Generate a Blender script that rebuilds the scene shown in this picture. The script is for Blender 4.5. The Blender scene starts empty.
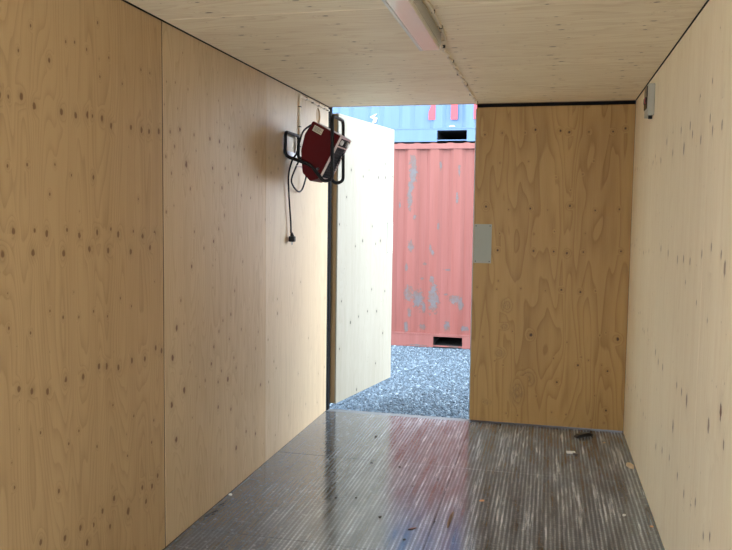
import bpy, bmesh, math, random
import numpy as np
from mathutils import Vector, Matrix
random.seed(7)
PI = math.pi
scn = bpy.context.scene
COL = scn.collection

# ---------------------------------------------------------------- camera
def setup_camera():
    C = Vector((1.616, -5.483, 1.472))
    yaw, pit, rol, f = 0.23505, 0.07416, 0.01300, 756.1
    fw = Vector((-math.sin(yaw)*math.cos(pit), math.cos(yaw)*math.cos(pit), -math.sin(pit)))
    r = fw.cross(Vector((0, 0, 1))).normalized(); u = r.cross(fw)
    r2 = r*math.cos(rol)+u*math.sin(rol); u2 = -r*math.sin(rol)+u*math.cos(rol)
    M = Matrix.Identity(4)
    for i in range(3):
        M[i][0] = r2[i]; M[i][1] = u2[i]; M[i][2] = -fw[i]; M[i][3] = C[i]
    cam = bpy.data.cameras.new('camera'); cam.sensor_width = 36; cam.lens = 36*f/732
    cam.clip_start = .02
    o = bpy.data.objects.new('camera', cam); o.matrix_world = M; COL.objects.link(o)
    scn.camera = o
setup_camera()

# ---------------------------------------------------------------- world: bright overcast sky
W = bpy.data.worlds.new('overcast_sky'); scn.world = W; W.use_nodes = True
bg = W.node_tree.nodes['Background']
bg.inputs[0].default_value = (0.88, 0.95, 1.0, 1); bg.inputs[1].default_value = 1.0
scn.view_settings.view_transform = 'Standard'; scn.view_settings.look = 'None'
scn.view_settings.gamma = 1; scn.view_settings.use_curve_mapping = False
scn.view_settings.exposure = 3.25

cy = scn.cycles
cy.max_bounces = 24; cy.diffuse_bounces = 20; cy.glossy_bounces = 8      # the room is lit by many bounces off the pale plywood

RW_, RH, YB = 2.171, 2.30, -5.85      # room width, height, rear end

# ---------------------------------------------------------------- helpers
def setp(o, label=None, cat=None, group=None, kind=None):
    if label: o['label'] = label
    if cat: o['category'] = cat
    if group: o['group'] = group
    if kind: o['kind'] = kind
    return o
def empty(name, loc=(0, 0, 0), rz=0, **k):
    o = bpy.data.objects.new(name, None); COL.objects.link(o); o.location = loc; o.rotation_euler = (0, 0, rz)
    o.empty_display_size = .05
    return setp(o, **k)
def obj(name, bm, mat, parent=None, smooth=False, **k):
    if isinstance(bm, bmesh.types.BMesh):
        bmesh.ops.recalc_face_normals(bm, faces=bm.faces[:])
        me = bpy.data.meshes.new(name); bm.to_mesh(me); bm.free()
    else: me = bm
    for m in (mat if isinstance(mat, (list, tuple)) else [mat]): me.materials.append(m)
    if smooth:
        me.polygons.foreach_set('use_smooth', [True]*len(me.polygons))
        if smooth != 'all': me.set_sharp_from_angle(angle=math.radians(40))
    o = bpy.data.objects.new(name, me); COL.objects.link(o)
    if parent: o.parent = parent
    return setp(o, **k)
def B(): return bmesh.new()
def box(bm, x0, x1, y0, y1, z0, z1, bev=0, M=None):
    r = bmesh.ops.create_cube(bm, size=1)
    T = Matrix.Translation(((x0+x1)/2, (y0+y1)/2, (z0+z1)/2)) @ Matrix.Diagonal((x1-x0, y1-y0, z1-z0, 1))
    if M is not None: T = M @ T
    bmesh.ops.transform(bm, matrix=T, verts=r['verts'])
    if bev:
        es = list({e for v in r['verts'] for e in v.link_edges})
        bmesh.ops.bevel(bm, geom=es, offset=bev, segments=2, affect='EDGES', profile=.6)
    return bm
def cyl(bm, p0, p1, r0, r1=None, n=14, M=None):
    p0 = Vector(p0); p1 = Vector(p1); d = p1-p0
    r = bmesh.ops.create_cone(bm, cap_ends=True, segments=n, radius1=r0, radius2=r0 if r1 is None else r1, depth=d.length)
    T = Matrix.Translation((p0+p1)/2) @ d.to_track_quat('Z', 'Y').to_matrix().to_4x4()
    if M is not None: T = M @ T
    bmesh.ops.transform(bm, matrix=T, verts=r['verts']); return bm
def catmull(pts, k=6, closed=False):
    P = [Vector(p) for p in pts]; n = len(P); out = []
    rng = range(n) if closed else range(n-1)
    for i in rng:
        g = (lambda j: P[j % n]) if closed else (lambda j: P[max(0, min(n-1, j))])
        a, b, c, d = g(i-1), g(i), g(i+1), g(i+2)
        for s in range(k):
            t = s/k
            out.append(.5*((2*b)+(c-a)*t+(2*a-5*b+4*c-d)*t*t+(3*b-a-3*c+d)*t**3))
    if not closed: out.append(P[-1])
    return out
def fillet(pts, r, k=5, closed=False):
    P = [Vector(p) for p in pts]; n = len(P); out = []
    for i in range(n):
        if not closed and i in (0, n-1): out.append(P[i]); continue
        a, b, c = P[i-1], P[i], P[(i+1) % n]
        ra = min(r, (a-b).length*.48, (c-b).length*.48)
        s = b+(a-b).normalized()*ra; e = b+(c-b).normalized()*ra
        for j in range(k+1):
            t = j/k; out.append(s*(1-t)**2+b*2*t*(1-t)+e*t*t)
    return out
def tube(bm, pts, r, n=8, closed=False, caps=True):
    P = [Vector(p) for p in pts]; m = len(P); rings = []
    nrm = None
    for i in range(m):
        if closed: t = (P[(i+1) % m]-P[i-1])
        else: t = P[min(m-1, i+1)]-P[max(0, i-1)]
        t.normalize()
        if nrm is None:
            nrm = t.orthogonal().normalized()
        nrm = (nrm-t*nrm.dot(t)).normalized(); b = t.cross(nrm)
        rings.append([bm.verts.new(P[i]+(nrm*math.cos(2*PI*k/n)+b*math.sin(2*PI*k/n))*r) for k in range(n)])
    for i in range(m if closed else m-1):
        A = rings[i]; Bq = rings[(i+1) % m]; sh = 0
        if closed and i == m-1:
            sh = min(range(n), key=lambda s: (A[0].co-Bq[s].co).length)
        for k in range(n):
            bm.faces.new((A[k], A[(k+1) % n], Bq[(k+1+sh) % n], Bq[(k+sh) % n]))
    if caps and not closed:
        bm.faces.new(rings[0][::-1]); bm.faces.new(rings[-1])
    return bm
def prism(bm, poly, axis, a0, a1, M=None):
    """extrude a 2D polygon along an axis; poly coords are the two other axes in order"""
    def mk(p, a):
        q = list(p); q.insert(axis, a); v = Vector(q)
        return bm.verts.new(M @ v if M is not None else v)
    A = [mk(p, a0) for p in poly]; Z = [mk(p, a1) for p in poly]
    bm.faces.new(A); bm.faces.new(Z[::-1])
    for i in range(len(poly)):
        j = (i+1) % len(poly); bm.faces.new((A[i], Z[i], Z[j], A[j]))
    return bm

# ---------------------------------------------------------------- materials
class NT:
    def __init__(s, name, rough=.6, metal=0, spec=.5):
        s.m = bpy.data.materials.new(name); s.m.use_nodes = True; s.t = s.m.node_tree; s.n = s.t.nodes
        s.b = s.n['Principled BSDF']; s.b.inputs['Roughness'].default_value = rough
        s.b.inputs['Metallic'].default_value = metal; s.b.inputs['Specular IOR Level'].default_value = spec
    def L(s, a, b): s.t.links.new(a, b)
    def put(s, sock, v):
        if hasattr(v, 'is_linked') or isinstance(v, bpy.types.NodeSocket): s.L(v, sock)
        else: sock.default_value = v
    def math(s, op, a, b=0., c=None, clamp=False):
        n = s.n.new('ShaderNodeMath'); n.operation = op; n.use_clamp = clamp
        s.put(n.inputs[0], a); s.put(n.inputs[1], b)
        if c is not None: s.put(n.inputs[2], c)
        return n.outputs[0]
    def vmath(s, op, a, b=(0, 0, 0)):
        n = s.n.new('ShaderNodeVectorMath'); n.operation = op; s.put(n.inputs[0], a); s.put(n.inputs[1], b)
        return n.outputs['Value'] if op in ('LENGTH', 'DOT_PRODUCT', 'DISTANCE') else n.outputs[0]
    def noise(s, vec, scale, detail=3, rough=.5, dist=0, dim='3D', w=None):
        n = s.n.new('ShaderNodeTexNoise'); n.noise_dimensions = dim
        s.put(n.inputs['Vector'], vec); n.inputs['Scale'].default_value = scale; n.inputs['Detail'].default_value = detail
        n.inputs['Roughness'].default_value = rough; n.inputs['Distortion'].default_value = dist
        return n.outputs[0]
    def ramp(s, v, stops, interp='LINEAR'):
        n = s.n.new('ShaderNodeValToRGB'); r = n.color_ramp; r.interpolation = interp
        while len(r.elements) < len(stops): r.elements.new(.5)
        for e, (p, c) in zip(r.elements, stops):
            e.position = p; e.color = (c, c, c, 1) if isinstance(c, (int, float)) else (*c, 1)
        s.put(n.inputs[0], v); return n.outputs[0]
    def mapr(s, v, a, b, c=0., d=1., smooth=False):
        n = s.n.new('ShaderNodeMapRange'); n.clamp = True
        if smooth: n.interpolation_type = 'SMOOTHSTEP'
        s.put(n.inputs[0], v)
        for i, q in enumerate((a, b, c, d)): s.put(n.inputs[i+1], q)
        return n.outputs[0]
    def mix(s, f, a, b, mode='MIX'):
        n = s.n.new('ShaderNodeMix'); n.data_type = 'RGBA'; n.blend_type = mode; n.clamp_factor = True
        s.put(n.inputs[0], f)
        for i, v in ((6, a), (7, b)):
            if isinstance(v, (tuple, list)): n.inputs[i].default_value = (*v, 1) if len(v) == 3 else v
            else: s.L(v, n.inputs[i])
        return n.outputs[2]
    def obj(s):
        return s.n.new('ShaderNodeTexCoord').outputs['Object']
    def uv(s, name):
        n = s.n.new('ShaderNodeUVMap'); n.uv_map = name; return n.outputs[0]
    def attr(s, name):
        n = s.n.new('ShaderNodeAttribute'); n.attribute_name = name; return n
    def sep(s, v):
        n = s.n.new('ShaderNodeSeparateXYZ'); s.put(n.inputs[0], v); return n.outputs
    def comb(s, x, y, z):
        n = s.n.new('ShaderNodeCombineXYZ')
        for i, v in enumerate((x, y, z)): s.put(n.inputs[i], v)
        return n.outputs[0]
    def bump(s, h, strength=.3, dist=.01):
        n = s.n.new('ShaderNodeBump'); n.inputs['Strength'].default_value = strength; n.inputs['Distance'].default_value = dist
        s.L(h, n.inputs['Height']); s.L(n.outputs[0], s.b.inputs['Normal'])
    def color(s, c):
        if isinstance(c, (tuple, list)): s.b.inputs['Base Color'].default_value = (*c[:3], 1)
        else: s.L(c, s.b.inputs['Base Color'])
        return s
    def rough(s, v): s.put(s.b.inputs['Roughness'], v)

def plain(name, col, rough=.5, metal=0, var=.12, scale=30, spec=.5, bump=0):
    t = NT(name, rough, metal, spec); o = t.obj()
    f = t.noise(o, scale, 4, .6)
    a = tuple(c*(1-var) for c in col); b = tuple(min(1, c*(1+var)) for c in col)
    t.color(t.mix(f, a, b)); t.rough(t.mapr(f, .3, .7, rough*.85, min(1, rough*1.15)))
    if bump: t.bump(t.noise(o, scale*4, 3), bump, .002)
    return t.m

def ply_material(name, light, dark, line=.35, freq=26, knotcol=(.15, .06, .018), rough=.5, stretch=.55, spec=.4):
    """softwood plywood: grain follows the 'grain' UV (u across, v along, metres);
    the knots are quads of the sheet carrying a 'knot' attribute (x, y, strength)"""
    t = NT(name, rough, 0, spec)
    uv = t.uv('grain'); x, y, _ = t.sep(uv)
    kn = t.attr('knot'); kx, ky, ks = t.sep(kn.outputs['Vector'])
    r = t.math('SQRT', t.math('ADD', t.math('MULTIPLY', kx, kx), t.math('MULTIPLY', ky, ky)))
    fall = t.mapr(r, 1.0, 0.0, 0., 1., True)
    v1 = t.comb(t.math('MULTIPLY', x, 5.), t.math('MULTIPLY', y, stretch), 0.)
    n1 = t.noise(v1, 1.0, 2, .45, .25)
    ph = t.math('ADD', t.math('MULTIPLY', n1, freq), t.math('MULTIPLY', fall, 2.2))
    saw = t.math('FRACT', ph)
    ln = t.mapr(saw, .0, .95, 0., 1.)
    ln = t.math('POWER', ln, 3.)
    ln = t.math('MULTIPLY', ln, t.mapr(saw, 1., .93, 0., 1.))
    v2 = t.comb(t.math('MULTIPLY', x, 260.), t.math('MULTIPLY', y, 6.), 3.1)
    fib = t.noise(v2, 1., 3, .6)
    v3 = t.comb(t.math('MULTIPLY', x, 2.2), t.math('MULTIPLY', y, .7), 7.7)
    blot = t.noise(v3, 1., 3, .55)
    strip = t.noise(t.comb(t.math('MULTIPLY', x, 22.), t.math('MULTIPLY', y, .35), 1.7), 1., 2, .5)
    k = t.math('MULTIPLY', ln, line)
    k = t.math('ADD', k, t.mapr(fib, .35, .75, -.06, .14))
    k = t.math('ADD', k, t.mapr(blot, .3, .7, -.12, .25))
    k = t.math('ADD', k, t.mapr(strip, .35, .75, -.05, .16))
    oi = t.n.new('ShaderNodeObjectInfo')
    k = t.math('ADD', k, t.mapr(oi.outputs['Random'], 0., 1., -.06, .08), clamp=True)
    c = t.mix(k, light, dark)
    # knots
    wob = t.noise(t.comb(t.math('MULTIPLY', x, 60.), t.math('MULTIPLY', y, 60.), .3), 1., 2, .5)
    rr = t.math('ADD', r, t.mapr(wob, 0., 1., -.10, .10))
    core = t.mapr(rr, .25, .12, 0., 1., True)
    halo = t.mapr(rr, .8, .2, 0., .22, True)
    isk = t.math('LESS_THAN', ks, 1.5)
    c = t.mix(t.math('MULTIPLY', t.math('MULTIPLY', halo, ks), isk), c, tuple(d*.75 for d in dark))
    c = t.mix(t.math('MULTIPLY', t.math('MULTIPLY', core, t.math('MINIMUM', ks, 1.)), isk), c, knotcol)
    # soot-like rubbed stains (strength 2 marks a stain quad)
    ist = t.math('GREATER_THAN', ks, 1.5)
    sm = t.noise(t.comb(t.math('MULTIPLY', x, 110.), t.math('MULTIPLY', y, 35.), 5.5), 1., 4, .7)
    sm = t.math('MULTIPLY', t.mapr(sm, .40, .70), t.mapr(r, 1., .2, 0., .55, True))
    c = t.mix(t.math('MULTIPLY', sm, ist), c, (.10, .06, .035))
    t.color(c)
    t.rough(t.mapr(fib, .3, .7, rough-.07, rough+.1))
    t.bump(t.math('ADD', t.math('MULTIPLY', ln, .6), fib), .12, .0006)
    return t.m

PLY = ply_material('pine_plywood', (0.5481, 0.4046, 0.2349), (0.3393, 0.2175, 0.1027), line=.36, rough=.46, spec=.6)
PLYBROWN = ply_material('brown_shaded_plywood', (0.4742, 0.3262, 0.1696), (0.2871, 0.174, 0.07656), line=.42, knotcol=(.12, .048, .015), rough=.5, spec=.4)  # browner sheets, darkened further to offset the daylight from the rear
PLYMID = ply_material('lighter_doorlit_plywood', (0.621, 0.4905, 0.3195), (0.396, 0.2745, 0.1575), line=.28, knotcol=(.14, .07, .03), rough=.44, spec=.7)  # slightly lighter sheets, paled further to imitate daylight at the door end
PLYLIT = ply_material('doorlit_pine_plywood', (.95, .84, .63), (.74, .59, .39), line=.22, rough=.55, spec=.7)  # right wall sheets: doorway light put into a lightened plywood colour
PLYLEAF = ply_material('darkened_leaf_plywood', (0.3132, 0.3001, 0.2523), (0.2262, 0.2044, 0.1522), line=.2, knotcol=(.02, .015, .01), rough=.55, spec=.4)  # open leaf: colour darkened so the daylight on it does not clip
PLYDOOR = ply_material('spruce_plywood', (0.4263, 0.2566, 0.08265), (0.2349, 0.1175, 0.02871), line=.52, freq=12, stretch=.75, knotcol=(.07, .03, .012))
PLYCEIL = ply_material('ceiling_plywood', (.95, .85, .65), (.70, .55, .37), line=.46, rough=.52, spec=.7, freq=20, knotcol=(.12, .055, .02))  # ceiling colour lightened, standing in for bounced light and sheen
TIMBER = plain('planed_timber', (.42, .28, .14), .6, scale=14)
RUBBER = plain('black_rubber', (.008, .008, .009), .9, spec=.1)
STEELDARK = plain('dark_painted_steel', (.014, .016, .019), .8, spec=.15)
STEELGREY = plain('galvanised_steel', (.42, .45, .47), .35, .6)
OUTER = plain('container_outer_paint', (.25, .30, .34), .5)
SILL = plain('worn_steel_sill', (.16, .18, .20), .6, .2, scale=60)
BACKING = plain('dark_insulation', (.02, .019, .018), .9)

# ---------------------------------------------------------------- plywood sheets
def circle(cx, cy, r, n=28): return [(cx+r*math.cos(2*PI*i/n), cy+r*math.sin(2*PI*i/n)) for i in range(n)]
def ply_sheet(name, mat, parent, O, U, V, w, h, th, knots, hole=None, seed=0, M=None, grain=None):
    """a sheet whose front face starts at O, spans U*w across the grain and V*h along it; N = U x V points to the viewer.
    knots: (u, v, radius, strength). grain: offset of the figure"""
    O = Vector(O); U = Vector(U); V = Vector(V); N = U.cross(V).normalized()
    bm = bmesh.new(); uvl = bm.loops.layers.uv.new('grain'); kl = bm.loops.layers.float_color.new('knot')
    rnd = random.Random(seed); go = grain or (rnd.uniform(0, 60), rnd.uniform(0, 60))
    def P(u, v, d): return O+U*u+V*v+N*d
    rect = [(0, 0), (w, 0), (w, h), (0, h)]
    c = .0016
    def ring(pts, d): return [bm.verts.new(P(a, b, d)) for a, b in pts]
    ins = [(c, c), (w-c, c), (w-c, h-c), (c, h-c)]
    top = ring(ins, 0); mid = ring(rect, -c); bot = ring(rect, -th)
    F = []
    if hole:
        hc = circle(*hole); ht = ring(hc, 0); hb = ring(hc, -th)
        es = []
        for lp in (top, ht):
            for i in range(len(lp)): es.append(bm.edges.new((lp[i], lp[(i+1) % len(lp)])))
        g = bmesh.ops.triangle_fill(bm, use_beauty=True, edges=es, normal=N)
        n = len(hc)
        for i in range(n): bm.faces.new((ht[i], ht[(i+1) % n], hb[(i+1) % n], hb[i]))
    else: bm.faces.new(top)
    for A, Z in ((top, mid), (mid, bot)):
        for i in range(4): bm.faces.new((A[i], A[(i+1) % 4], Z[(i+1) % 4], Z[i]))
    bm.faces.new(bot[::-1])
    bm.normal_update()
    for f in bm.faces:
        if len(f.verts) and abs(f.normal.dot(N)) > .9 and (f.calc_center_median()-O).dot(N) > -.0005 and f.normal.dot(N) < 0: f.normal_flip()
        for l in f.loops:
            d = l.vert.co-O
            l[uvl].uv = (d.dot(U)+go[0], d.dot(V)+go[1]); l[kl] = (9, 9, 0, 1)
    lift = .0002
    for k in knots:
        u, v, r, s = k[:4]; e = k[4] if len(k) > 4 else 1.5
        a, b = r*3.0, r*3.0*e
        if s > 1.5: a, b = r, r*e
        # clip the quad to the sheet
        u0, u1 = max(.002, u-a), min(w-.002, u+a); v0, v1 = max(.002, v-b), min(h-.002, v+b)
        if u1-u0 < .004 or v1-v0 < .004: continue
        lift += .0000015
        vs = [bm.verts.new(P(x, y, lift)) for x, y in ((u0, v0), (u1, v0), (u1, v1), (u0, v1))]
        f = bm.faces.new(vs)
        for l, (x, y) in zip(f.loops, ((u0, v0), (u1, v0), (u1, v1), (u0, v1))):
            l[uvl].uv = (x+go[0], y+go[1]); l[kl] = ((x-u)/a, (y-v)/b, s, 1)
    if M is not None: bmesh.ops.transform(bm, matrix=M, verts=bm.verts)
    me = bpy.data.meshes.new(name); bm.to_mesh(me); bm.free(); me.materials.append(mat)
    o = bpy.data.objects.new(name, me); COL.objects.link(o); o.parent = parent
    return o
def random_knots(w, h, rows, seed, pitch=.10, r=.011, dens=30, e=1.5):
    rnd = random.Random(seed); out = []
    for z in rows:
        u = rnd.uniform(0, pitch)
        while u < w:
            out.append((u, z+rnd.gauss(0, .03), r*rnd.uniform(.5, 1.2), rnd.uniform(.55, .9), e*rnd.uniform(.9, 1.3)))
            u += pitch*rnd.uniform(.5, 1.6)
    for i in range(int(dens*w*h)):
        out.append((rnd.uniform(0, w), rnd.uniform(0, h), r*rnd.uniform(.22, .5), rnd.uniform(.45, .9), e))
    return out

# knots read off the sheets: (position along the wall, height, radius mm, dark)
L1 = [(-3.5,1.83,13,0),(-3.46,1.83,8,0),(-3.4,1.84,13,0),(-3.34,1.82,13,0),(-3.2,1.82,13,0),(-3.12,1.82,13,0),(-3.05,1.83,13,0),(-3.02,1.83,8,0),(-2.96,1.83,13,0),(-2.9,1.81,13,0),(-2.76,1.82,13,0),(-2.68,1.82,13,0),(-2.62,1.82,13,0),(-2.54,1.83,13,0),(-3.35,2.07,6,0),(-3.26,1.98,10,0),(-3.05,2.06,6,0),(-2.91,2.06,6,0),(-2.97,1.98,6,0),(-2.82,1.98,6,0),(-3.12,2.07,6,0),(-3.17,2.06,6,0),(-3.41,1.98,6,0),(-2.98,2.17,6,0),(-2.68,2.06,6,0),(-2.61,2.06,6,0),(-3.47,1.62,6,0),(-3.38,1.63,6,0),(-3.02,1.61,10,0),(-3.24,1.64,6,0),(-3.15,1.61,6,0),(-3.45,1.42,13,0),(-3.35,1.42,8,0),(-3.29,1.41,13,0),(-3.18,1.42,8,0),(-3.11,1.4,13,0),(-3.0,1.41,13,0),(-2.91,1.42,8,0),(-2.86,1.4,13,0),(-2.75,1.41,8,0),(-2.68,1.39,13,0),(-2.58,1.4,13,0),(-3.5,1.35,13,0),(-3.36,1.35,13,0),(-3.2,1.34,13,0),(-3.05,1.35,13,0),(-2.93,1.34,13,0),(-2.77,1.33,13,0),(-2.62,1.34,13,0),(-3.0,0.91,13,0),(-2.95,0.9,13,0),(-2.87,0.88,13,0),(-2.77,0.89,13,0),(-2.67,0.88,13,0),(-2.58,0.91,13,0),(-2.53,0.89,13,0),(-3.28,1.15,6,0),(-3.21,1.12,6,0),(-3.12,1.11,6,0),(-3.03,1.12,6,0),(-2.94,1.09,6,0),(-2.85,1.15,6,0),(-2.77,1.11,6,0),(-3.48,1.12,6,0),(-3.38,1.09,6,0),(-2.71,1.54,6,0),(-3.27,1.54,6,0),(-3.44,0.92,12,0),(-3.38,0.9,12,0),(-3.3,0.88,12,0),(-3.2,0.9,12,0),(-3.1,0.89,12,0),(-3.35,0.38,12,0),(-3.22,0.34,12,0),(-3.13,0.34,12,0),(-3.05,0.32,12,0),(-2.99,0.35,12,0),(-3.09,0.27,12,0),(-2.94,0.27,12,0),(-2.91,0.37,12,0),(-2.79,0.33,12,0),(-2.81,0.28,19,0),(-2.7,0.34,12,0),(-2.62,0.32,12,0),(-2.57,0.35,12,0),(-2.67,0.27,12,0),(-2.91,0.74,6,0),(-2.76,0.66,6,0),(-2.6,0.6,6,0),(-3.34,0.75,6,0),(-3.19,0.67,6,0),(-3.02,0.61,6,0),(-3.13,0.7,6,0),(-2.81,0.51,6,0),(-2.62,0.51,6,0),(-3.25,0.52,10,0),(-3.47,0.61,6,0)]
L2 = [(-2.35,1.86,9,1),(-2.44,1.84,9,0),(-2.21,1.85,9,0),(-2.04,1.85,9,1),(-1.93,1.85,9,1),(-1.75,1.84,9,0),(-2.4,1.78,9,0),(-1.83,1.83,9,0),(-1.61,1.84,9,0),(-1.44,1.84,9,0),(-2.19,1.78,5,0),(-2.48,1.73,9,0),(-2.29,1.71,14,1),(-1.79,1.77,5,0),(-2.01,1.71,9,1),(-1.86,1.72,9,0),(-2.43,1.66,9,0),(-1.69,1.7,9,1),(-1.99,1.64,5,0),(-1.82,1.65,5,0),(-2.25,1.6,9,0),(-1.9,1.62,9,1),(-1.65,1.59,9,0),(-1.42,1.7,9,0),(-1.2,1.74,9,0),(-1.08,1.77,9,0),(-2.39,2.06,5,0),(-2.47,2.05,5,0),(-2.27,2.05,5,0),(-2.07,2.06,5,0),(-1.94,2.05,5,0),(-1.78,2.05,5,0),(-1.67,2.03,5,0),(-1.48,2.04,5,0),(-2.37,1.95,5,0),(-2.49,1.95,5,0),(-2.48,1.49,9,0),(-2.41,1.52,5,0),(-2.21,1.4,9,0),(-1.94,1.41,9,0),(-1.87,1.48,9,0),(-2.0,1.35,9,1),(-2.11,1.32,9,0),(-1.29,1.46,9,0),(-1.52,1.58,9,0),(-1.81,1.93,9,0),(-1.96,1.94,5,0),(-1.87,1.94,5,0),(-2.24,1.24,9,1),(-2.01,1.23,5,0),(-1.63,1.23,9,0),(-2.35,1.09,9,0),(-1.74,1.08,9,0),(-2.01,1.12,5,0),(-1.79,0.96,9,1),(-1.89,0.94,9,0),(-2.39,0.97,14,1),(-2.42,0.9,9,1),(-2.43,0.84,14,1),(-2.26,0.87,5,0),(-2.03,0.74,9,1),(-2.0,0.82,9,1),(-1.81,0.83,9,0),(-1.94,0.89,9,0),(-2.26,0.79,5,0),(-2.32,0.98,5,0),(-1.75,0.72,9,0),(-1.57,0.64,5,0),(-1.91,0.68,9,0),(-1.72,0.66,9,0),(-1.83,0.62,14,1),(-1.95,0.63,9,1),(-2.1,0.67,9,0),(-2.16,0.65,5,0),(-2.2,0.71,5,0),(-2.35,0.74,9,1),(-2.32,0.67,14,1),(-2.44,0.63,14,1),(-2.4,0.46,14,1),(-2.24,0.52,5,0),(-1.95,0.5,9,1),(-1.79,0.45,9,1),(-1.64,0.5,5,0),(-1.36,0.49,9,1),(-1.23,0.48,9,0),(-1.58,0.27,9,1),(-1.44,0.22,9,1),(-1.72,0.22,14,1),(-1.08,0.88,14,0),(-1.24,0.74,9,0),(-1.4,0.81,9,0),(-1.08,0.97,9,0),(-0.63,1.04,9,0),(-0.8,0.98,9,0),(-1.65,0.86,9,0),(-1.44,0.72,9,0),(-1.1,0.54,9,0),(-1.14,0.59,9,0),(-0.67,0.42,9,0),(-0.23,0.12,9,0),(-0.5,0.17,9,0),(-0.86,0.18,9,0),(-1.11,0.12,9,0),(-0.21,0.33,9,0),(-0.45,0.63,9,0)]
DRK = [(1.16,2.08,10,0),(1.28,2.09,10,0),(1.44,2.09,6,0),(1.51,2.11,10,1),(1.68,2.1,10,1),(1.74,2.09,16,0),(1.87,2.09,10,0),(2.03,2.09,10,1),(2.11,2.11,10,1),(1.18,1.57,16,0),(1.34,1.55,6,0),(1.49,1.56,10,1),(1.61,1.55,6,0),(1.76,1.58,16,0),(1.93,1.55,10,0),(2.09,1.56,10,0),(1.27,1.26,10,1),(1.52,1.26,10,1),(1.66,1.26,10,1),(1.75,1.25,16,0),(1.86,1.26,10,0),(2.11,1.27,10,1),(1.28,1.38,6,0),(1.66,1.4,6,0),(1.87,1.39,6,0),(1.52,1.38,6,0),(1.91,1.89,6,0),(1.84,1.8,6,0),(1.76,1.69,6,0),(1.66,1.78,6,0),(1.47,1.89,6,0),(1.27,1.88,6,0),(1.72,0.99,10,1),(1.61,0.98,6,0),(1.85,0.98,10,1),(1.52,0.66,16,1),(2.11,0.66,16,1),(1.44,0.99,6,0),(1.28,1.04,6,0),(1.27,0.98,6,0),(1.13,0.99,6,0),(1.95,0.99,6,0),(1.18,0.63,6,0),(1.39,0.68,6,0),(1.85,0.46,10,1),(1.71,0.33,10,1),(1.68,0.5,6,0),(1.77,0.62,6,0),(1.27,0.46,6,0),(1.33,0.43,6,0),(1.46,0.43,6,0),(1.87,0.52,6,0),(2.01,0.47,6,0),(2.05,0.43,10,1),(1.13,0.34,6,0),(1.46,0.15,10,1),(2.05,0.15,10,1),(1.97,0.25,6,0),(1.55,0.38,6,0),(1.57,0.22,6,0),(1.36,0.08,6,0),(1.44,0.07,6,0),(1.68,0.11,6,0),(1.78,0.1,6,0),(1.95,0.07,6,0),(2.04,0.06,6,0),(2.03,0.7,6,0),(1.99,0.68,6,0),(1.92,0.5,6,0)]
RWK = [(-2.52,1.85,13,0),(-2.57,1.8,13,0),(-2.71,1.86,21,0),(-2.31,1.95,13,0),(-2.38,1.81,21,0),(-2.36,1.79,13,0),(-2.12,1.87,13,0),(-2.18,1.83,13,0),(-1.9,1.88,13,0),(-1.99,1.79,21,0),(-1.67,1.88,13,0),(-1.69,1.8,13,0),(-1.49,1.87,13,0),(-1.31,1.79,13,0),(-2.64,1.33,21,0),(-2.86,1.33,21,0),(-2.8,1.37,13,0),(-2.64,1.39,13,0),(-1.98,1.34,13,0),(-1.95,1.31,13,0),(-2.1,1.32,13,0),(-2.24,1.35,13,0),(-2.25,1.32,13,0),(-2.48,1.36,13,0),(-1.68,1.33,13,0),(-1.44,1.34,13,0),(-2.72,1.8,13,0),(-0.99,1.8,8,0),(-2.53,1.98,8,0),(-2.04,0.79,13,0),(-2.07,0.78,13,0),(-2.19,0.78,13,0),(-2.31,0.77,21,0),(-1.4,0.81,13,0),(-1.51,0.78,13,0),(-1.66,0.78,13,0),(-2.68,0.81,13,0),(-2.73,0.78,21,0),(-2.86,0.78,21,0),(-2.9,0.87,21,1),(-2.96,0.78,13,0),(-2.02,0.59,21,0),(-1.96,0.43,13,0),(-2.18,0.42,13,0),(-2.34,0.4,13,0),(-2.49,0.42,13,0),(-2.57,0.45,13,0),(-2.73,0.39,13,0),(-2.83,0.43,13,0),(-1.75,0.4,13,0),(-1.55,0.36,13,0),(-2.42,1.17,8,0),(-2.63,1.13,8,0),(-2.17,1.23,8,0)]

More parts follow.
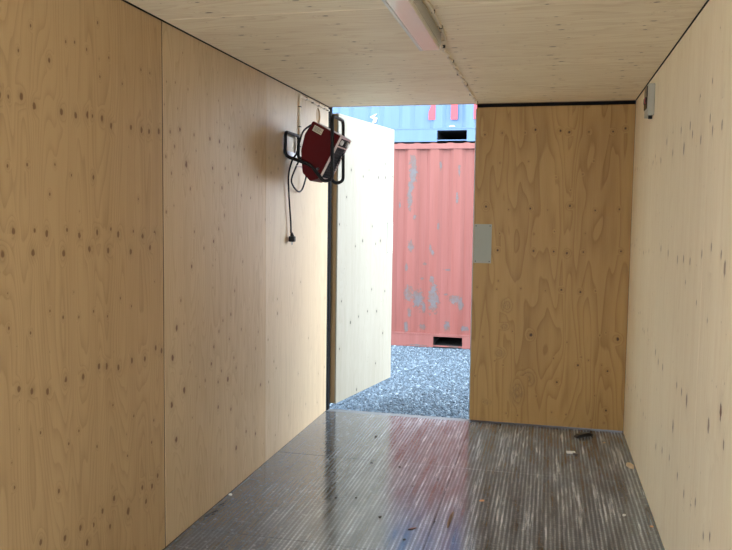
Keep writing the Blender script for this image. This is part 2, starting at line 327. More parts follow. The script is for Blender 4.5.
# ---------------------------------------------------------------- room shell
G = .0065
wl = obj('wall_left', box(B(), -.10, -.014, YB-.1, 0, -.16, 2.5), [BACKING], kind='structure',
         label='left container wall clad in knotty pine plywood sheets', cat='wall')
wr = obj('wall_right', box(B(), RW_+.014, RW_+.10, YB-.1, 0, -.16, 2.5), [BACKING], kind='structure',
         label='right container wall clad in pine plywood sheets lightened in place of doorway light', cat='wall')
ce = obj('ceiling', box(B(), -.012, RW_+.012, YB-.1, 0, RH+.014, 2.5), [BACKING], kind='structure',
         label='plywood ceiling of the container with long cross joints', cat='ceiling')
fl = obj('floor', box(B(), -.012, RW_+.012, YB-.1, -.03, -.16, -.019), [BACKING], kind='structure',
         label='dark anti-slip floor of the container with scuffed ribs', cat='floor')
joints = [-.065, -1.285, -2.505, -3.725, -4.945, YB]
def sheets(wall):
    js = [0.0]+joints
    for i in range(len(js)-1):
        ga, gb = [(.007 if wall == 'L' and abs(q+2.505) < .01 else .0024 if wall == 'L' else .0009) for q in (js[i], js[i+1])]
        y1, y0 = js[i]-ga*.5, js[i+1]+gb*.5
        w = y1-y0; h = RH-.0045
        if wall == 'L':
            src = {2: L2, 3: L1}.get(i)
            if src: ks = [(a-y0, z, r*.001*(1.25 if d else 1.05), 1.0 if d else .78, 1.5) for a, z, r, d in src if y0 < a < y1]
            else: ks = random_knots(w, h, (1.84, 1.38, .9, .38), 40+i, .11, .009, 22)
            if i == 1:
                ks = [(a-y0, z, r*.001, 1.0 if d else .72, 1.5) for a, z, r, d in L2 if y0 < a < y1] + random_knots(w, h, (1.85,), 3, .2, .007, 14)
            elif src: ks += random_knots(w, h, (), 50+i, .1, .009, 7)
            hole = (-.262-y0, 2.2, .054) if i == 1 else None
            # U along +y, V up -> normal = +x
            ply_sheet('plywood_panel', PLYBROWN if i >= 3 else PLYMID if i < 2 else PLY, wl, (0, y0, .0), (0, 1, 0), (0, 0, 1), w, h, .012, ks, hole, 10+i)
        else:
            ks = [(y1-a, z, r*.00115, 1.0 if d else .7, 2.0) for a, z, r, d in RWK if y0 < a < y1]
            ks += random_knots(w, h, () if i in (2, 3) else (1.83, 1.33, .88, .4), 70+i, .12, .009, 10, 1.9)
            ply_sheet('plywood_panel', PLYLIT, wr, (RW_, y1, .0), (0, -1, 0), (0, 0, 1), w, h, .012, ks, None, 30+i)
    return
sheets('L'); sheets('R')
obj('joint_filler', box(B(), -.0135, -.0012, -2.5083, -2.5017, .001, RH-.006), BACKING, wl)
# ceiling: grain runs across the room (V = x), U along -y... normal must point down
cj = [0, -1.285, -2.505, -3.725, -4.945, YB]
for i in range(5):
    y1, y0 = cj[i]-.002, cj[i+1]+.002; w = y1-y0; h = RW_-.007
    ks = random_knots(w, h, (.25, .68, 1.15, 1.62, 2.0), 90+i, .12, .0105, 26, 1.8)
    # U=(0,1,0) V=(1,0,0) -> N=(0,0,-1)
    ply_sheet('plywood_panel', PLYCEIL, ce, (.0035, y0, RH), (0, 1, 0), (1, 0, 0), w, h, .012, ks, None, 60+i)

# pipe stub seen inside the round hole
t_ = obj('trim_1', cyl(B(), (-.013, -.262, 2.2), (-.009, -.262, 2.2), .06, n=28), TIMBER, kind='structure', label='pale wooden plug inside the round hole of the left wall', cat='plug')

# floor sheets: dark film-faced boards with pressed ribs
def floor_material():
    t = NT('filmfaced_floor', .3, 0, 1.0); o = t.obj(); x, y, z = t.sep(o)
    # pressed dot rows running along the room
    fx = t.math('ABSOLUTE', t.math('SUBTRACT', t.math('FRACT', t.math('MULTIPLY', x, 1/.021)), .5))
    fy = t.math('ABSOLUTE', t.math('SUBTRACT', t.math('FRACT', t.math('MULTIPLY', y, 1/.026)), .5))
    dx = t.mapr(fx, .28, .12); dy = t.mapr(fy, .40, .15, .55, 1.)
    dot = t.math('MULTIPLY', dx, dy)
    st = t.noise(t.comb(t.math('MULTIPLY', x, 15.), t.math('MULTIPLY', y, 1.1), 0.), 1., 6, .7)
    st2 = t.noise(t.comb(t.math('MULTIPLY', x, 70.), t.math('MULTIPLY', y, 3.), 4.), 1., 4, .65)
    bl = t.noise(o, 2.2, 4, .6)
    wear = t.math('MULTIPLY', t.mapr(st, .36, .62), t.mapr(bl, .20, .48, .55, 1.))
    wear = t.math('MULTIPLY', wear, t.mapr(st2, .30, .56, .25, 1.))
    c = t.mix(t.noise(o, 3.5, 3), (.036, .042, .051), (.074, .086, .104))
    # the strip along the left wall is hardly walked on: less scuffing there
    lane = t.mapr(t.math('ADD', x, t.mapr(bl, .2, .8, -.25, .25)), .25, .95, .12, 1.)
    wear = t.math('MULTIPLY', wear, lane)
    # the pressed rows keep dirt in the grooves and wear pale on the crowns
    c = t.mix(t.math('MULTIPLY', wear, t.mapr(dot, 0., 1., .28, 1.)), c, (.60, .69, .78))
    c = t.mix(t.math('MULTIPLY', t.math('MULTIPLY', dot, lane), t.mapr(st, .35, .65, .02, .12)), c, (.60, .69, .78))
    dust = t.noise(o, 30., 5, .7)
    c = t.mix(t.mapr(dust, .55, .74, 0., .4), c, (.52, .57, .62))
    t.color(c)
    r = t.math('ADD', t.mapr(st2, .3, .7, .06, .15), t.math('MULTIPLY', wear, .2))
    t.rough(r)
    t.bump(t.math('ADD', dot, t.math('MULTIPLY', st2, .4)), .08, .0008)
    return t.m
FLOOR = floor_material()
fy_ = [-.003, -1.065, -2.285, -3.505, -4.725, YB]
fx_ = [0, 1.115, RW_]
for i in range(5):
    for j in range(2):
        bm = box(B(), fx_[j]+.0012, fx_[j+1]-.0012, fy_[i+1]+.0022, fy_[i]-.0022, -.018, 0, .0008)
        obj('floor_panel', bm, FLOOR, fl)
# rear end: unseen; opening added behind the camera to let fill daylight in
REARX = 1.42
wb = obj('wall_back', box(B(), REARX, RW_+.012, YB-.1, YB-.014, -.16, 2.5), BACKING, kind='structure', label='plywood-lined rear wall part beside the added daylight opening behind the camera', cat='wall')
ply_sheet('plywood_panel', PLY, wb, (RW_-G, YB, G), (-1, 0, 0), (0, 0, 1), RW_-REARX-2*G, RH-.008, .012, random_knots(RW_-REARX, 2.29, (1.8, 1.3, .8, .4), 120, .1, .009, 14), None, 130)
WHITEP = plain('white_lamp_paint', (.75, .76, .76), .4)

# ---------------------------------------------------------------- door end of the container
def struct(name, bm, mat, label, cat, parent=None): return obj(name, bm, mat, parent, kind='structure', label=label, cat=cat)
p = struct('trim_2', box(B(), -.16, -.0, .002, .105, -.16, 2.5, .004), STEELDARK, 'dark steel door post at the end of the left wall', 'post')
obj('rubber_seal', box(B(), -.012, .006, .03, .088, -.02, 2.36, .004), RUBBER, p)
struct('trim_3', box(B(), RW_+.002, RW_+.16, .002, .105, -.16, 2.5, .004), STEELDARK, 'dark steel door post at the end of the right wall', 'post')
p = struct('trim_4', box(B(), -.16, RW_+.16, .012, .10, RH+.02, 2.55, .004), STEELDARK, 'dark steel door header above the doorway', 'header')
obj('ceiling_edge_strip', box(B(), .002, RW_-.002, .001, .011, RH-.002, RH+.016), TIMBER, p)
obj('rubber_seal', box(B(), 1.098, RW_-.003, .013, .045, RH-.026, RH+.018, .003), RUBBER, p)
struct('trim_5', box(B(), -.0, RW_, -.0015, .075, -.16, -.003, .001), SILL, 'worn steel door sill along the floor edge', 'sill')
struct('trim_6', box(B(), -.16, RW_+.16, YB-.2, .105, 2.501, 2.55), OUTER, 'steel roof of the container', 'roof')

PLATE = plain('grey_painted_plate', (.30, .31, .265), .5, .0, var=.05)
SCREW = plain('screw_head', (.10, .10, .10), .4, .7)
SKIN = plain('door_steel_skin', (.30, .34, .38), .5)
def leaf(name, label, w, mat, hx, knots, z0, z1, seed):
    """a door leaf in its own frame: local x along the leaf, inner plywood face towards local -y, hinges at x = hx"""
    e = empty(name, kind='structure', label=label, cat='door')
    th = .055
    ply_sheet('plywood_panel', mat, e, (0, 0, z0), (1, 0, 0), (0, 0, 1), w, z1-z0, .012, knots, None, seed)
    s = 1
    ys = sorted((s*.0125, s*th)); yt = sorted((s*(th+.001), s*(th+.04)))
    bm = B()
    box(bm, 0, .045, ys[0], ys[1], z0, z1); box(bm, w-.045, w, ys[0], ys[1], z0, z1)
    box(bm, .046, w-.046, ys[0], ys[1], z0, z0+.045); box(bm, .046, w-.046, ys[0], ys[1], z1-.045, z1)
    obj('timber_frame', bm, TIMBER, e)
    # steel skin with pressed vertical ribs
    n = 5; bm = B(); box(bm, -.012, w+.012, yt[0], yt[1], z0+.002, z1-.002, .004)
    for k in range(n):
        xc = (k+.5)*w/n; q = sorted((s*(th+.041), s*(th+.065))); box(bm, xc-.06, xc+.06, q[0], q[1], .09, 2.2, .012)
    obj('steel_skin', bm, SKIN, e)
    for hz in (.25, .85, 1.5, 2.1):
        obj('hinge', cyl(B(), (hx, s*(th+.06), hz-.05), (hx, s*(th+.06), hz+.05), .014), STEELDARK, e)
    return e
def plate(parent, x0, x1, z0, z1, y, s):
    q = sorted((y, y-s*.003))
    pl = obj('cover_plate', box(B(), x0, x1, q[0], q[1], z0, z1, .0008), PLATE, parent, label='grey painted cover plate')
    bm = B()
    for x in (x0+.013, x1-.013):
        for z in (z0+.013, z1-.013):
            cyl(bm, (x, y-s*.0028, z), (x, y-s*.0045, z), .0045, n=10)
    obj('screws', bm, SCREW, pl)

# closed right leaf (free edge in the middle of the doorway)
rk = [(a-1.097, z-.012, r*.001*(1.05 if d else .85), 1.0 if d else .85, 1.15) for a, z, r, d in DRK]
rk += [(1.34-1.097, .85, .062, 2, 1.2), (1.33-1.097, .70, .045, 2, 1.0), (1.31-1.097, .505, .06, 2, .9), (1.22-1.097, .14, .05, 2, .6), (1.50-1.097, .33, .10, 2, .9), (1.43-1.097, .22, .08, 2, 1.6)]
d2 = leaf('door_2', 'closed right plywood-lined container door leaf with wavy grain', 1.0735, PLYDOOR, 1.08, rk, .012, 2.272, 201)
d2.location = (1.097, .0015, 0)
plate(d2, .003, .128, 1.165, 1.445, 0, 1)
# open left leaf, swung outward
LEAFK = [(0.233, 1.856), (0.575, 1.877), (0.46, 1.818), (0.777, 1.826), (0.925, 1.952), (1.089, 1.851), (0.93, 1.834), (0.154, 1.64), (0.032, 1.427), (0.465, 1.292), (0.326, 1.25), (0.734, 1.259), (0.834, 1.284), (0.656, 1.409), (0.081, 0.825), (0.249, 0.639), (0.404, 0.669), (0.583, 0.693), (0.774, 0.673), (0.662, 0.872), (0.948, 0.834), (0.916, 0.463), (0.054, 0.454), (0.764, 0.218), (0.381, 0.064)]
lk = [(u, z-.03, .011 if i % 3 else .014, 1.0, 1.6) for i, (u, z) in enumerate(LEAFK)]
lk += [k_ for k_ in random_knots(1.1, 2.2, (), 77, .1, .009, 5)]
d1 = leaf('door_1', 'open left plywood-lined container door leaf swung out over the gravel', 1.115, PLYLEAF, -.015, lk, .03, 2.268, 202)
d1.location = (.0445, .12, 0); d1.rotation_euler = (0, 0, math.atan2(1.105, .213)); 
plate(d1, .985, 1.112, 1.165, 1.445, 0, 1)

# ---------------------------------------------------------------- yard outside: gravel
GZ = -.158
def gravel_ground():
    t = NT('gravel_bed', .9); o = t.obj()
    v = t.n.new('ShaderNodeTexVoronoi'); v.inputs['Scale'].default_value = 38; t.L(o, v.inputs['Vector'])
    g = t.sep(v.outputs['Color'])[0]
    t.color(t.mix(g, (.02, .03, .04), (.15, .19, .24))); t.bump(v.outputs['Distance'], .8, .015)
    return t.m
bm = B(); box(bm, -14, 14, -12, 22, GZ-.3, GZ)
yard = obj('ground', bm, gravel_ground(), kind='structure', label='gravel yard between the containers', cat='ground')
BOUNCE = plain('bounce_pale', (.60, .60, .58), .85, scale=6, bump=.2)
obj('reflector', box(B(), -6, 8, -12, YB-.12, GZ-.05, GZ+.06), BOUNCE, kind='structure', label='made-up pale apron behind the rear end of the container', cat='paving')  # unseen slab added to throw daylight up onto the ceiling
def stones():
    rg = np.random.default_rng(3)
    bm = B(); bmesh.ops.create_icosphere(bm, subdivisions=1, radius=1)
    V0 = np.array([v.co[:] for v in bm.verts]); F0 = np.array([[v.index for v in f.verts] for f in bm.faces]); bm.free()
    X0, X1, Y0, Y1 = -2.3, 2.7, .085, 3.985; s = .0195
    gx, gy = np.meshgrid(np.arange(X0, X1, s), np.arange(Y0, Y1, s)); n = gx.size
    cx = gx.ravel()+rg.uniform(-.4, .4, n)*s; cy = np.clip(gy.ravel()+rg.uniform(-.4, .4, n)*s, Y0+.012, 3.975)
    r = s*rg.uniform(.42, .95, n)*.72
    ax = rg.uniform(.65, 1.35, (n, 3))
    nv = len(V0)
    V = V0[None]*(1+rg.uniform(-.22, .22, (n, nv, 1)))*ax[:, None, :]*r[:, None, None]
    # random rotation
    q = rg.normal(size=(n, 4)); q /= np.linalg.norm(q, axis=1, keepdims=True); w, x, y, z = q.T
    R = np.stack([1-2*(y*y+z*z), 2*(x*y-z*w), 2*(x*z+y*w), 2*(x*y+z*w), 1-2*(x*x+z*z), 2*(y*z-x*w), 2*(x*z-y*w), 2*(y*z+x*w), 1-2*(x*x+y*y)], 1).reshape(n, 3, 3)
    V = np.einsum('nij,nkj->nki', R, V)
    V += np.stack([cx, cy, GZ+rg.uniform(-.1, .55, n)*r], 1)[:, None]
    F = F0[None]+np.arange(n)[:, None, None]*nv
    me = bpy.data.meshes.new('gravel_stones'); nf = n*len(F0)
    me.vertices.add(n*nv); me.vertices.foreach_set('co', V.ravel().astype(np.float32))
    me.loops.add(nf*3); me.loops.foreach_set('vertex_index', F.ravel().astype(np.int32))
    me.polygons.add(nf); me.polygons.foreach_set('loop_start', np.arange(0, nf*3, 3, dtype=np.int32))
    me.update(calc_edges=True); me.validate()
    a = me.attributes.new('tone', 'FLOAT', 'POINT')
    a.data.foreach_set('value', np.repeat(rg.beta(1.3, 1.6, n), nv).astype(np.float32))
    t = NT('crushed_stone', .75, 0, .3)
    at = t.attr('tone').outputs['Fac']
    c = t.ramp(at, [(0, (0.0174, 0.02784, 0.04176)), (.45, (0.0522, 0.08265, 0.1192)), (.8, (0.1192, 0.1696, 0.2218)), (1, (0.2784, 0.348, 0.4089))])
    nz = t.noise(t.obj(), 160, 3)
    t.color(t.mix(t.mapr(nz, .3, .7, 0., .35), c, (0.1218, 0.1696, 0.2175)))
    obj('gravel_stones', me, t.m, kind='stuff', label='bluish grey crushed stone gravel covering the yard', cat='gravel')
stones()

# ---------------------------------------------------------------- shipping containers
def paint(name, base, fade, patches, streak, rough=.5, rust=(.068, .040, .034), wear=(.078, .085, .098)):
    t = NT(name, rough, 0, .35); o = t.obj(); x, y, z = t.sep(o)
    f = t.noise(t.comb(t.math('MULTIPLY', x, 9.), y, t.math('MULTIPLY', z, .6)), 1., 4, .6)
    c = t.mix(t.mapr(f, .3, .7), base, fade)
    st = t.noise(t.comb(t.math('MULTIPLY', x, 34.), y, t.math('MULTIPLY', z, 1.3)), 1., 4, .65)
    c = t.mix(t.mapr(st, .56, .74, 0., streak), c, tuple(b*.55 for b in base))
    n1 = t.noise(o, 22., 4, .65); n2 = t.noise(o, 60., 3, .6)
    wob = t.math('ADD', t.mapr(n1, .25, .75, -.7, .7), t.mapr(n2, .25, .75, -.28, .28))
    m = None
    for (px, pz, rx, rz) in patches:
        a = t.math('DIVIDE', t.math('SUBTRACT', x, px), rx); b = t.math('DIVIDE', t.math('SUBTRACT', z, pz), rz)
        d = t.math('SQRT', t.math('ADD', t.math('MULTIPLY', a, a), t.math('MULTIPLY', b, b)))
        m = d if m is None else t.math('MINIMUM', m, d)
    if m is not None:
        d = t.math('ADD', m, wob)
        sp = t.noise(o, 8., 5, .7)
        rim = t.mapr(d, 1.0, .8); core = t.mapr(d, .85, .72)
        c = t.mix(t.math('MULTIPLY', rim, .7), c, rust)
        c = t.mix(t.math('MULTIPLY', core, .85), c, t.mix(t.mapr(sp, .4, .62), wear, tuple(r_*1.3 for r_ in rust)))
    t.color(c); t.rough(t.mapr(f, .3, .7, rough-.08, rough+.1))
    return t.m
DARKHOLE = plain('pocket_shadow_steel', (.010, .011, .013), .8)
def container(name, label, z0, mat, railmat, cx, yf, crest0, pitch=.285):
    L, Wd, H = 6.058, 2.438, 2.591
    e = empty(name, (cx, yf, z0), label=label, cat='container', group=None)
    hx = L/2
    # corrugated long side: profile extruded vertically
    def side(yo, s):
        bm = B(); pts = []
        xs = -hx+.15
        k0 = math.floor((xs-(crest0-cx))/pitch)-1
        seq = []
        for k in range(k0, k0+30):
            c = crest0-cx+k*pitch
            for dx, d in ((-.05, 0), (.05, 0), (.10, .036), (pitch-.10, .036)):
                seq.append((c+dx, d))
        seq = [q for q in seq if -hx+.12 < q[0] < hx-.12]
        zb, zt = .165, 2.52
        for (x, d) in seq:
            pts.append((bm.verts.new((x, yo+s*d, zb)), bm.verts.new((x, yo+s*d, zt))))
        for i in range(len(pts)-1): bm.faces.new((pts[i][0], pts[i+1][0], pts[i+1][1], pts[i][1]))
        r = bmesh.ops.extrude_face_region(bm, geom=bm.faces[:])
        bmesh.ops.translate(bm, vec=(0, s*.003, 0), verts=[v for v in r['geom'] if isinstance(v, bmesh.types.BMVert)])
        return bm
    obj('corrugated_side', side(.006, 1), mat, e)
    obj('corrugated_side', side(Wd-.006, -1), mat, e)
    # bottom rails with forklift pockets
    for yy, s in ((-.006, 1), (Wd+.006, -1)):
        q0, q1 = sorted((yy, yy+s*.05)); bm = B()
        pk = [(-1.025-.185, -1.025+.185), (1.025-.185, 1.025+.185)]
        edges = [-hx+.16, pk[0][0], pk[0][1], pk[1][0], pk[1][1], hx-.16]
        for i in (0, 2, 4): box(bm, edges[i], edges[i+1], q0, q1, .002, .158)
        for a, b in pk:
            box(bm, a, b, q0, q1, .140, .158); box(bm, a, b, q0, q1, .012, .024)
        obj('bottom_rail', bm, railmat, e)
        bm = B(); w0, w1 = sorted((yy-s*.004, yy+s*.06)); box(bm, -hx+.16, hx-.16, w0, w1, .159, .172); obj('rail_flange', bm, railmat, e)
    for a in (-1.025, 1.025):
        bm = B(); box(bm, a-.185, a+.185, .05, Wd-.05, .020, .026); box(bm, a-.185, a+.185, .05, Wd-.05, .136, .142)
        box(bm, a-.189, a-.185, .05, Wd-.05, .02, .142); box(bm, a+.185, a+.189, .05, Wd-.05, .02, .142)
        box(bm, a-.185, a+.185, Wd/2-.01, Wd/2+.01, .026, .136)
        obj('forklift_pocket', bm, DARKHOLE, e)
    for yy in (0, Wd-.06):
        obj('top_rail', box(B(), -hx+.16, hx-.16, yy-.004 if yy == 0 else yy, yy+.06 if yy == 0 else yy+.064, 2.505, 2.572, .004), railmat, e)
    # roof with pressed cross ribs
    bm = B(); box(bm, -hx+.1, hx-.1, .02, Wd-.02, 2.555, 2.566)
    x = -hx+.2
    while x < hx-.25:
        prism(bm, [(x, 2.566), (x+.045, 2.583), (x+.10, 2.583), (x+.145, 2.566)], 1, .006, Wd-.006); x += .209
    obj('roof', bm, mat, e)
    obj('underframe', box(B(), -hx+.1, hx-.1, .06, Wd-.06, .144, .156), DARKHOLE, e)
    for sx in (-1, 1):
        bm = B(); box(bm, sx*(hx-.03)-.012, sx*(hx-.03)+.012, .1, Wd-.1, .13, 2.5)
        for k in range(8): box(bm, sx*(hx-.03)-.03, sx*(hx-.03)+.03, .2+k*.27, .32+k*.27, .16, 2.49, .01)
        obj('end_wall', bm, mat, e)
        for yy in (0, Wd):
            q = sorted((yy, yy+(.16 if yy == 0 else -.16)))
            xs = sorted((sx*hx, sx*(hx-.16)))
            obj('corner_post', box(B(), xs[0], xs[1], q[0], q[1], .118, 2.472, .008), railmat, e)
            for zz in (0, 2.473):
                bm = box(B(), xs[0], xs[1], q[0]-.003, q[1]+.003, zz, zz+.117, .01)
                obj('corner_casting', bm, railmat, e)
    return e
patches = [(-.065, 2.20, .035, .09), (-.06, 2.05, .04, .12), (-.085, 1.88, .03, .10), (-.10, 1.72, .028, .13), (-.03, 1.5, .016, .03), (-.075, 1.13, .03, .07), (-.13, .86, .016, .05),
           (.175, 1.12, .012, .05), (.205, 1.06, .014, .04), (.10, .91, .022, .016), (.21, .72, .025, .05), (.225, .48, .055, .17), (-.10, .53, .05, .10), (.02, .46, .06, .12),
           (-.08, .29, .02, .055), (.39, .84, .035, .014), (.50, .47, .07, .05), (.38, .53, .03, .014), (.10, .35, .022, .06), (.57, .40, .03, .06), (.07, .72, .02, .016), (.09, .10, .035, .035), (.40, .12, .03, .06), (.63, .10, .05, .03), (-.12, .10, .03, .06),
           (.285, 2.15, .012, .05), (.52, 2.1, .012, .07), (.50, 1.75, .014, .06), (-.23, 1.65, .010, .05), (.27, 1.4, .010, .05)]
cx = -.605; YF = 4.0
REDP = paint('faded_red_paint', (0.140, 0.039, 0.032), (0.170, 0.058, 0.052), [(a-cx, b+.15, c*1.3, d*1.1) for a, b, c, d in patches], .35)
REDR = paint('red_rail_paint', (0.1479, 0.04785, 0.04263), (0.1827, 0.0696, 0.06438), [(.02-cx, .02, .12, .012), (.5-cx, .02, .08, .010)], .3)
BLUEP = paint('blue_paint', (0.05742, 0.1131, 0.2175), (0.07308, 0.1366, 0.2523), [], .18, rough=.45)
c1 = container('shipping_container', 'faded red corrugated shipping container standing on the gravel', -.15, REDP, REDR, cx, YF, -.075)
c2 = container('shipping_container', 'blue shipping container stacked on top of the red one', 2.443, BLUEP, BLUEP, cx, YF, -.16, .40)
# red letter strokes and a white scratch on the blue side (letters run on above the door header)
LET = plain('red_lettering', (0.3306, 0.02871, 0.04785), .5)
def stroke(poly): 
    return obj('painted_letter', prism(B(), poly, 1, -.0035, .0005), LET, c2)
zz0 = 2.715-2.443
stroke([(.124-cx, zz0), (.206-cx, zz0), (.206-cx, zz0+.50), (.176-cx, zz0+.50), (.15-cx, zz0+.16), (.124-cx, zz0+.10)])
for x0 in (.402, .684): stroke([(x0-cx, zz0), (x0+.082-cx, zz0), (x0+.082-cx, zz0+.50), (x0-cx, zz0+.50)])
WHT = plain('white_scratch', (.40, .42, .45), .6)
obj('paint_scratch', prism(B(), [(-.63-cx, zz0+.05), (-.56-cx, zz0+.085), (-.535-cx, zz0+.09), (-.575-cx, zz0+.05), (-.53-cx, zz0+.035), (-.55-cx, zz0-.02), (-.60-cx, zz0-.03), (-.58-cx, zz0+.02)], 1, -.0035, .0005), WHT, c2)
obj('paint_scratch', prism(B(), [(.38-cx, .185), (.46-cx, .185), (.44-cx, .20), (.40-cx, .20)], 1, -.0045, -.0005), WHT, c2)

# ---------------------------------------------------------------- ceiling lamp
ALU = plain('lamp_housing_grey', (.62, .62, .60), .4, .3, var=.05)
t = NT('lamp_diffuser', .12, 0, .9); t.color((.80, .78, .75)); t.rough(t.mapr(t.noise(t.obj(), 90, 2), .3, .7, .06, .12)); DIFF = t.m
la = empty('ceiling_lamp', (1.083, -2.68, RH), label='unlit grey batten lamp with flat diffuser under the ceiling', cat='lamp')
bm = B(); box(bm, -.043, .043, -.6, .6, -.058, 0, .003)
for k in range(5):
    z = -.012-k*.010
    for s in (-1, 1):
        q = sorted((s*.0425, s*.0475)); box(bm, q[0], q[1], -.598, .598, z-.003, z+.003)
obj('housing', bm, ALU, la)
obj('diffuser', box(B(), -.034, .043, -.59, .592, -.078, -.0585, .004), DIFF, la)
obj('rim', box(B(), -.047, -.0345, -.595, .595, -.079, -.0585, .002), WHITEP, la)
for s in (-1, 1): obj('end_cap', box(B(), -.044, .044, *sorted((s*.601, s*.606)), -.076, -.001, .002), WHITEP, la)
# supply cable: clipped beside the lamp, then wavy to the door head
CAB = plain('beige_cable', (.78, .70, .58), .5); CLIP = plain('dark_cable_clip', (.05, .045, .04), .5)
ca = empty('lamp_cable', (1.12, -2.0, RH), label='beige cable clipped to the ceiling between lamp and doorway', cat='cable')
o0 = Vector((1.12, -2.0, RH)); rnd = random.Random(11)
pts = []; y = -3.2
while y < -2.05: pts.append(Vector((1.145+rnd.uniform(-.004, .004), y, RH-.006-rnd.uniform(0, .004)))-o0); y += .09
pts += [Vector((1.142, -2.02, RH-.02))-o0, Vector((1.125, -1.95, RH-.007))-o0]
k = 0; y = -1.88
while y < -.04:
    pts.append(Vector((1.102+(.007 if k % 2 else -.007)+rnd.uniform(-.003, .003), y, RH-.006-.004*(k % 2)))-o0); y += .07; k += 1
pts.append(Vector((1.096, -.012, RH-.007))-o0)
obj('cable', tube(B(), catmull(pts, 4), .0062, 8), CAB, ca, smooth='all')
for yc in (-3.0, -2.72, -2.45, -2.2, -1.84, -1.5, -1.15, -.8, -.45, -.1):
    xc = min(pts, key=lambda q: abs(q.y+o0.y-yc)).x
    obj('clip', box(B(), xc-.0075, xc+.0075, yc-o0.y-.0025, yc-o0.y+.0025, -.0145, -.0005, .001), CLIP, ca)
# wall cable: down the left wall to the heater and along the top edge to the door
wc = empty('wall_cable', (.006, -.69, RH), label='beige cable clipped along the top of the left wall and down behind the heater', cat='cable')
o0 = Vector((.006, -.69, RH)); P0 = []
y = -.02
while y > -.66: P0.append(Vector((.0065+rnd.uniform(0, .003), y, RH-.022-rnd.uniform(0, .008)))-o0); y -= .08
P0 += [Vector((.008, -.688, RH-.03))-o0, Vector((.007, -.692, RH-.09))-o0]
z = 2.15
while z > 1.85: P0.append(Vector((.0068, -.694+rnd.uniform(-.003, .003), z))-o0); z -= .08
obj('cable', tube(B(), catmull(P0, 4), .0085, 8), CAB, wc, smooth='all')
for zc in (2.20, 2.07, 1.94): obj('clip', box(B(), -.0055, .0105, -.015, .007, zc-RH-.0035, zc-RH+.0035, .001), CLIP, wc)
for yc in (-.56, -.42, -.28, -.14, -.05): obj('clip', box(B(), -.0055, .009, yc+.69-.0035, yc+.69+.0035, -.037, -.016, .001), CLIP, wc)

# ---------------------------------------------------------------- fan heater on the left wall
RED = plain('heater_red_paint', (.080, .0035, .0045), .6, var=.06, spec=.12)
BLK = plain('black_tube_paint', (.007, .007, .008), .5, spec=.25)
GRL = plain('black_grille', (.008, .008, .009), .7, spec=.15)
PALE = plain('heater_highlight_pale', (.62, .50, .48), .35, .2)  # paints highlights on the red metal edges; the louvres share this tone
LBL = plain('beige_label', (.55, .50, .38), .6); INK = plain('label_ink', (.12, .10, .08), .7)
he = empty('fan_heater', (.02, -.87, 1.72), label='red portable fan heater with black tube stand hung tilted on the left wall', cat='heater')
ho = Vector((.02, -.87, 1.72))
# body frame: local a (forward, pointing into the room and down), h (up), y
tilt = math.radians(28)
A = Vector((math.cos(tilt), 0, -math.sin(tilt))); Hh = Vector((math.sin(tilt), 0, math.cos(tilt))); Yv = Vector((0, 1, 0))
base = Vector((.373, 0, 1.970))-Hh*.29-A*.215      # lower rear corner of the side
Mb = Matrix.Identity(4)
for i in range(3):
    Mb[i][0] = A[i]; Mb[i][1] = Yv[i]; Mb[i][2] = Hh[i]; Mb[i][3] = (base-ho)[i] if i != 1 else 0
yn, yf_ = -.105, .125
side = [(.187, 2.07), (.3633, 1.9752), (.2272, 1.7191), (.172, 1.700), (.122, 1.752), (.110, 1.890), (.135, 1.990)]
bm = B(); prism(bm, [(x-ho.x, z-ho.z) for x, z in side], 1, yn, yf_)
bmesh.ops.bevel(bm, geom=bm.edges[:], offset=.004, segments=2, affect='EDGES')
body = obj('body', bm, RED, he)
# front: frame in the painted highlight tone, black grille with slats, control panel
bm = B()
for q in ((yn, yn+.010, 0, .29), (yf_-.010, yf_, 0, .29), (yn+.010, yf_-.010, 0, .010), (yn+.010, yf_-.010, .222, .230), (yn+.010, yf_-.010, .280, .29)):
    box(bm, .2055, .217, q[0], q[1], q[2], q[3], 0, Mb)
obj('front_frame', bm, PALE, he)
bm = B(); box(bm, .2055, .2075, yn+.010, yf_-.010, .010, .222, 0, Mb); gr = obj('grille', bm, GRL, he)
for k in range(12):
    bm = B(); z = .018+k*.0175; box(bm, .2078, .2155, yn+.010, yf_-.010, z, z+.006, 0, Mb); obj('slat', bm, GRL, gr)
bm = B(); box(bm, .2055, .212, yn+.010, yf_-.010, .230, .280, 0, Mb); cp = obj('control_panel', bm, GRL, he)
for yy in (-.05, .02, .08):
    bm = B(); cyl(bm, (.212, yy, .255), (.226, yy, .255), .017, .014, 16, Mb); obj('knob', bm, WHITEP if yy != .02 else BLK, cp)
# louvres on the underside
for k in range(4):
    bm = B(); box(bm, .03+k*.04, .05+k*.04, yn+.03, yf_-.03, -.004, -.0005, 0, Mb); obj('louvre', bm, PALE, he)
# rating label on the side facing the room
bm = B(); box(bm, .028, .092, yn-.0015, yn-.0003, .238, .275, 0, Mb); lb = obj('rating_label', bm, LBL, he)
bm = B()
for k in range(4): box(bm, .034, .086-.012*(k % 2), yn-.0019, yn-.0016, .245+k*.007, .248+k*.007, 0, Mb)
obj('label_print', bm, INK, lb)
bm = B(); box(bm, .012, .203, yn, yf_, .2905, .2935, .001, Mb); obj('top_highlight', bm, PALE, he)  # thin plate painting the highlight along the top edge
# tube stand: near and far profiles joined by the two cross bars
prof = [(.018, 2.003), (.016, 1.856), (.185, 1.798), (.268, 1.695), (.322, 1.712), (.318, 2.097)]
near = [Vector((x, -1.0, z))-ho for x, z in prof]; far = [Vector((x, -.745, z))-ho for x, z in prof]
bm = B(); tube(bm, fillet(near+far[::-1], .035, 6, closed=True), .0108, 10, closed=True); obj('tube_stand', bm, BLK, he, smooth='all')
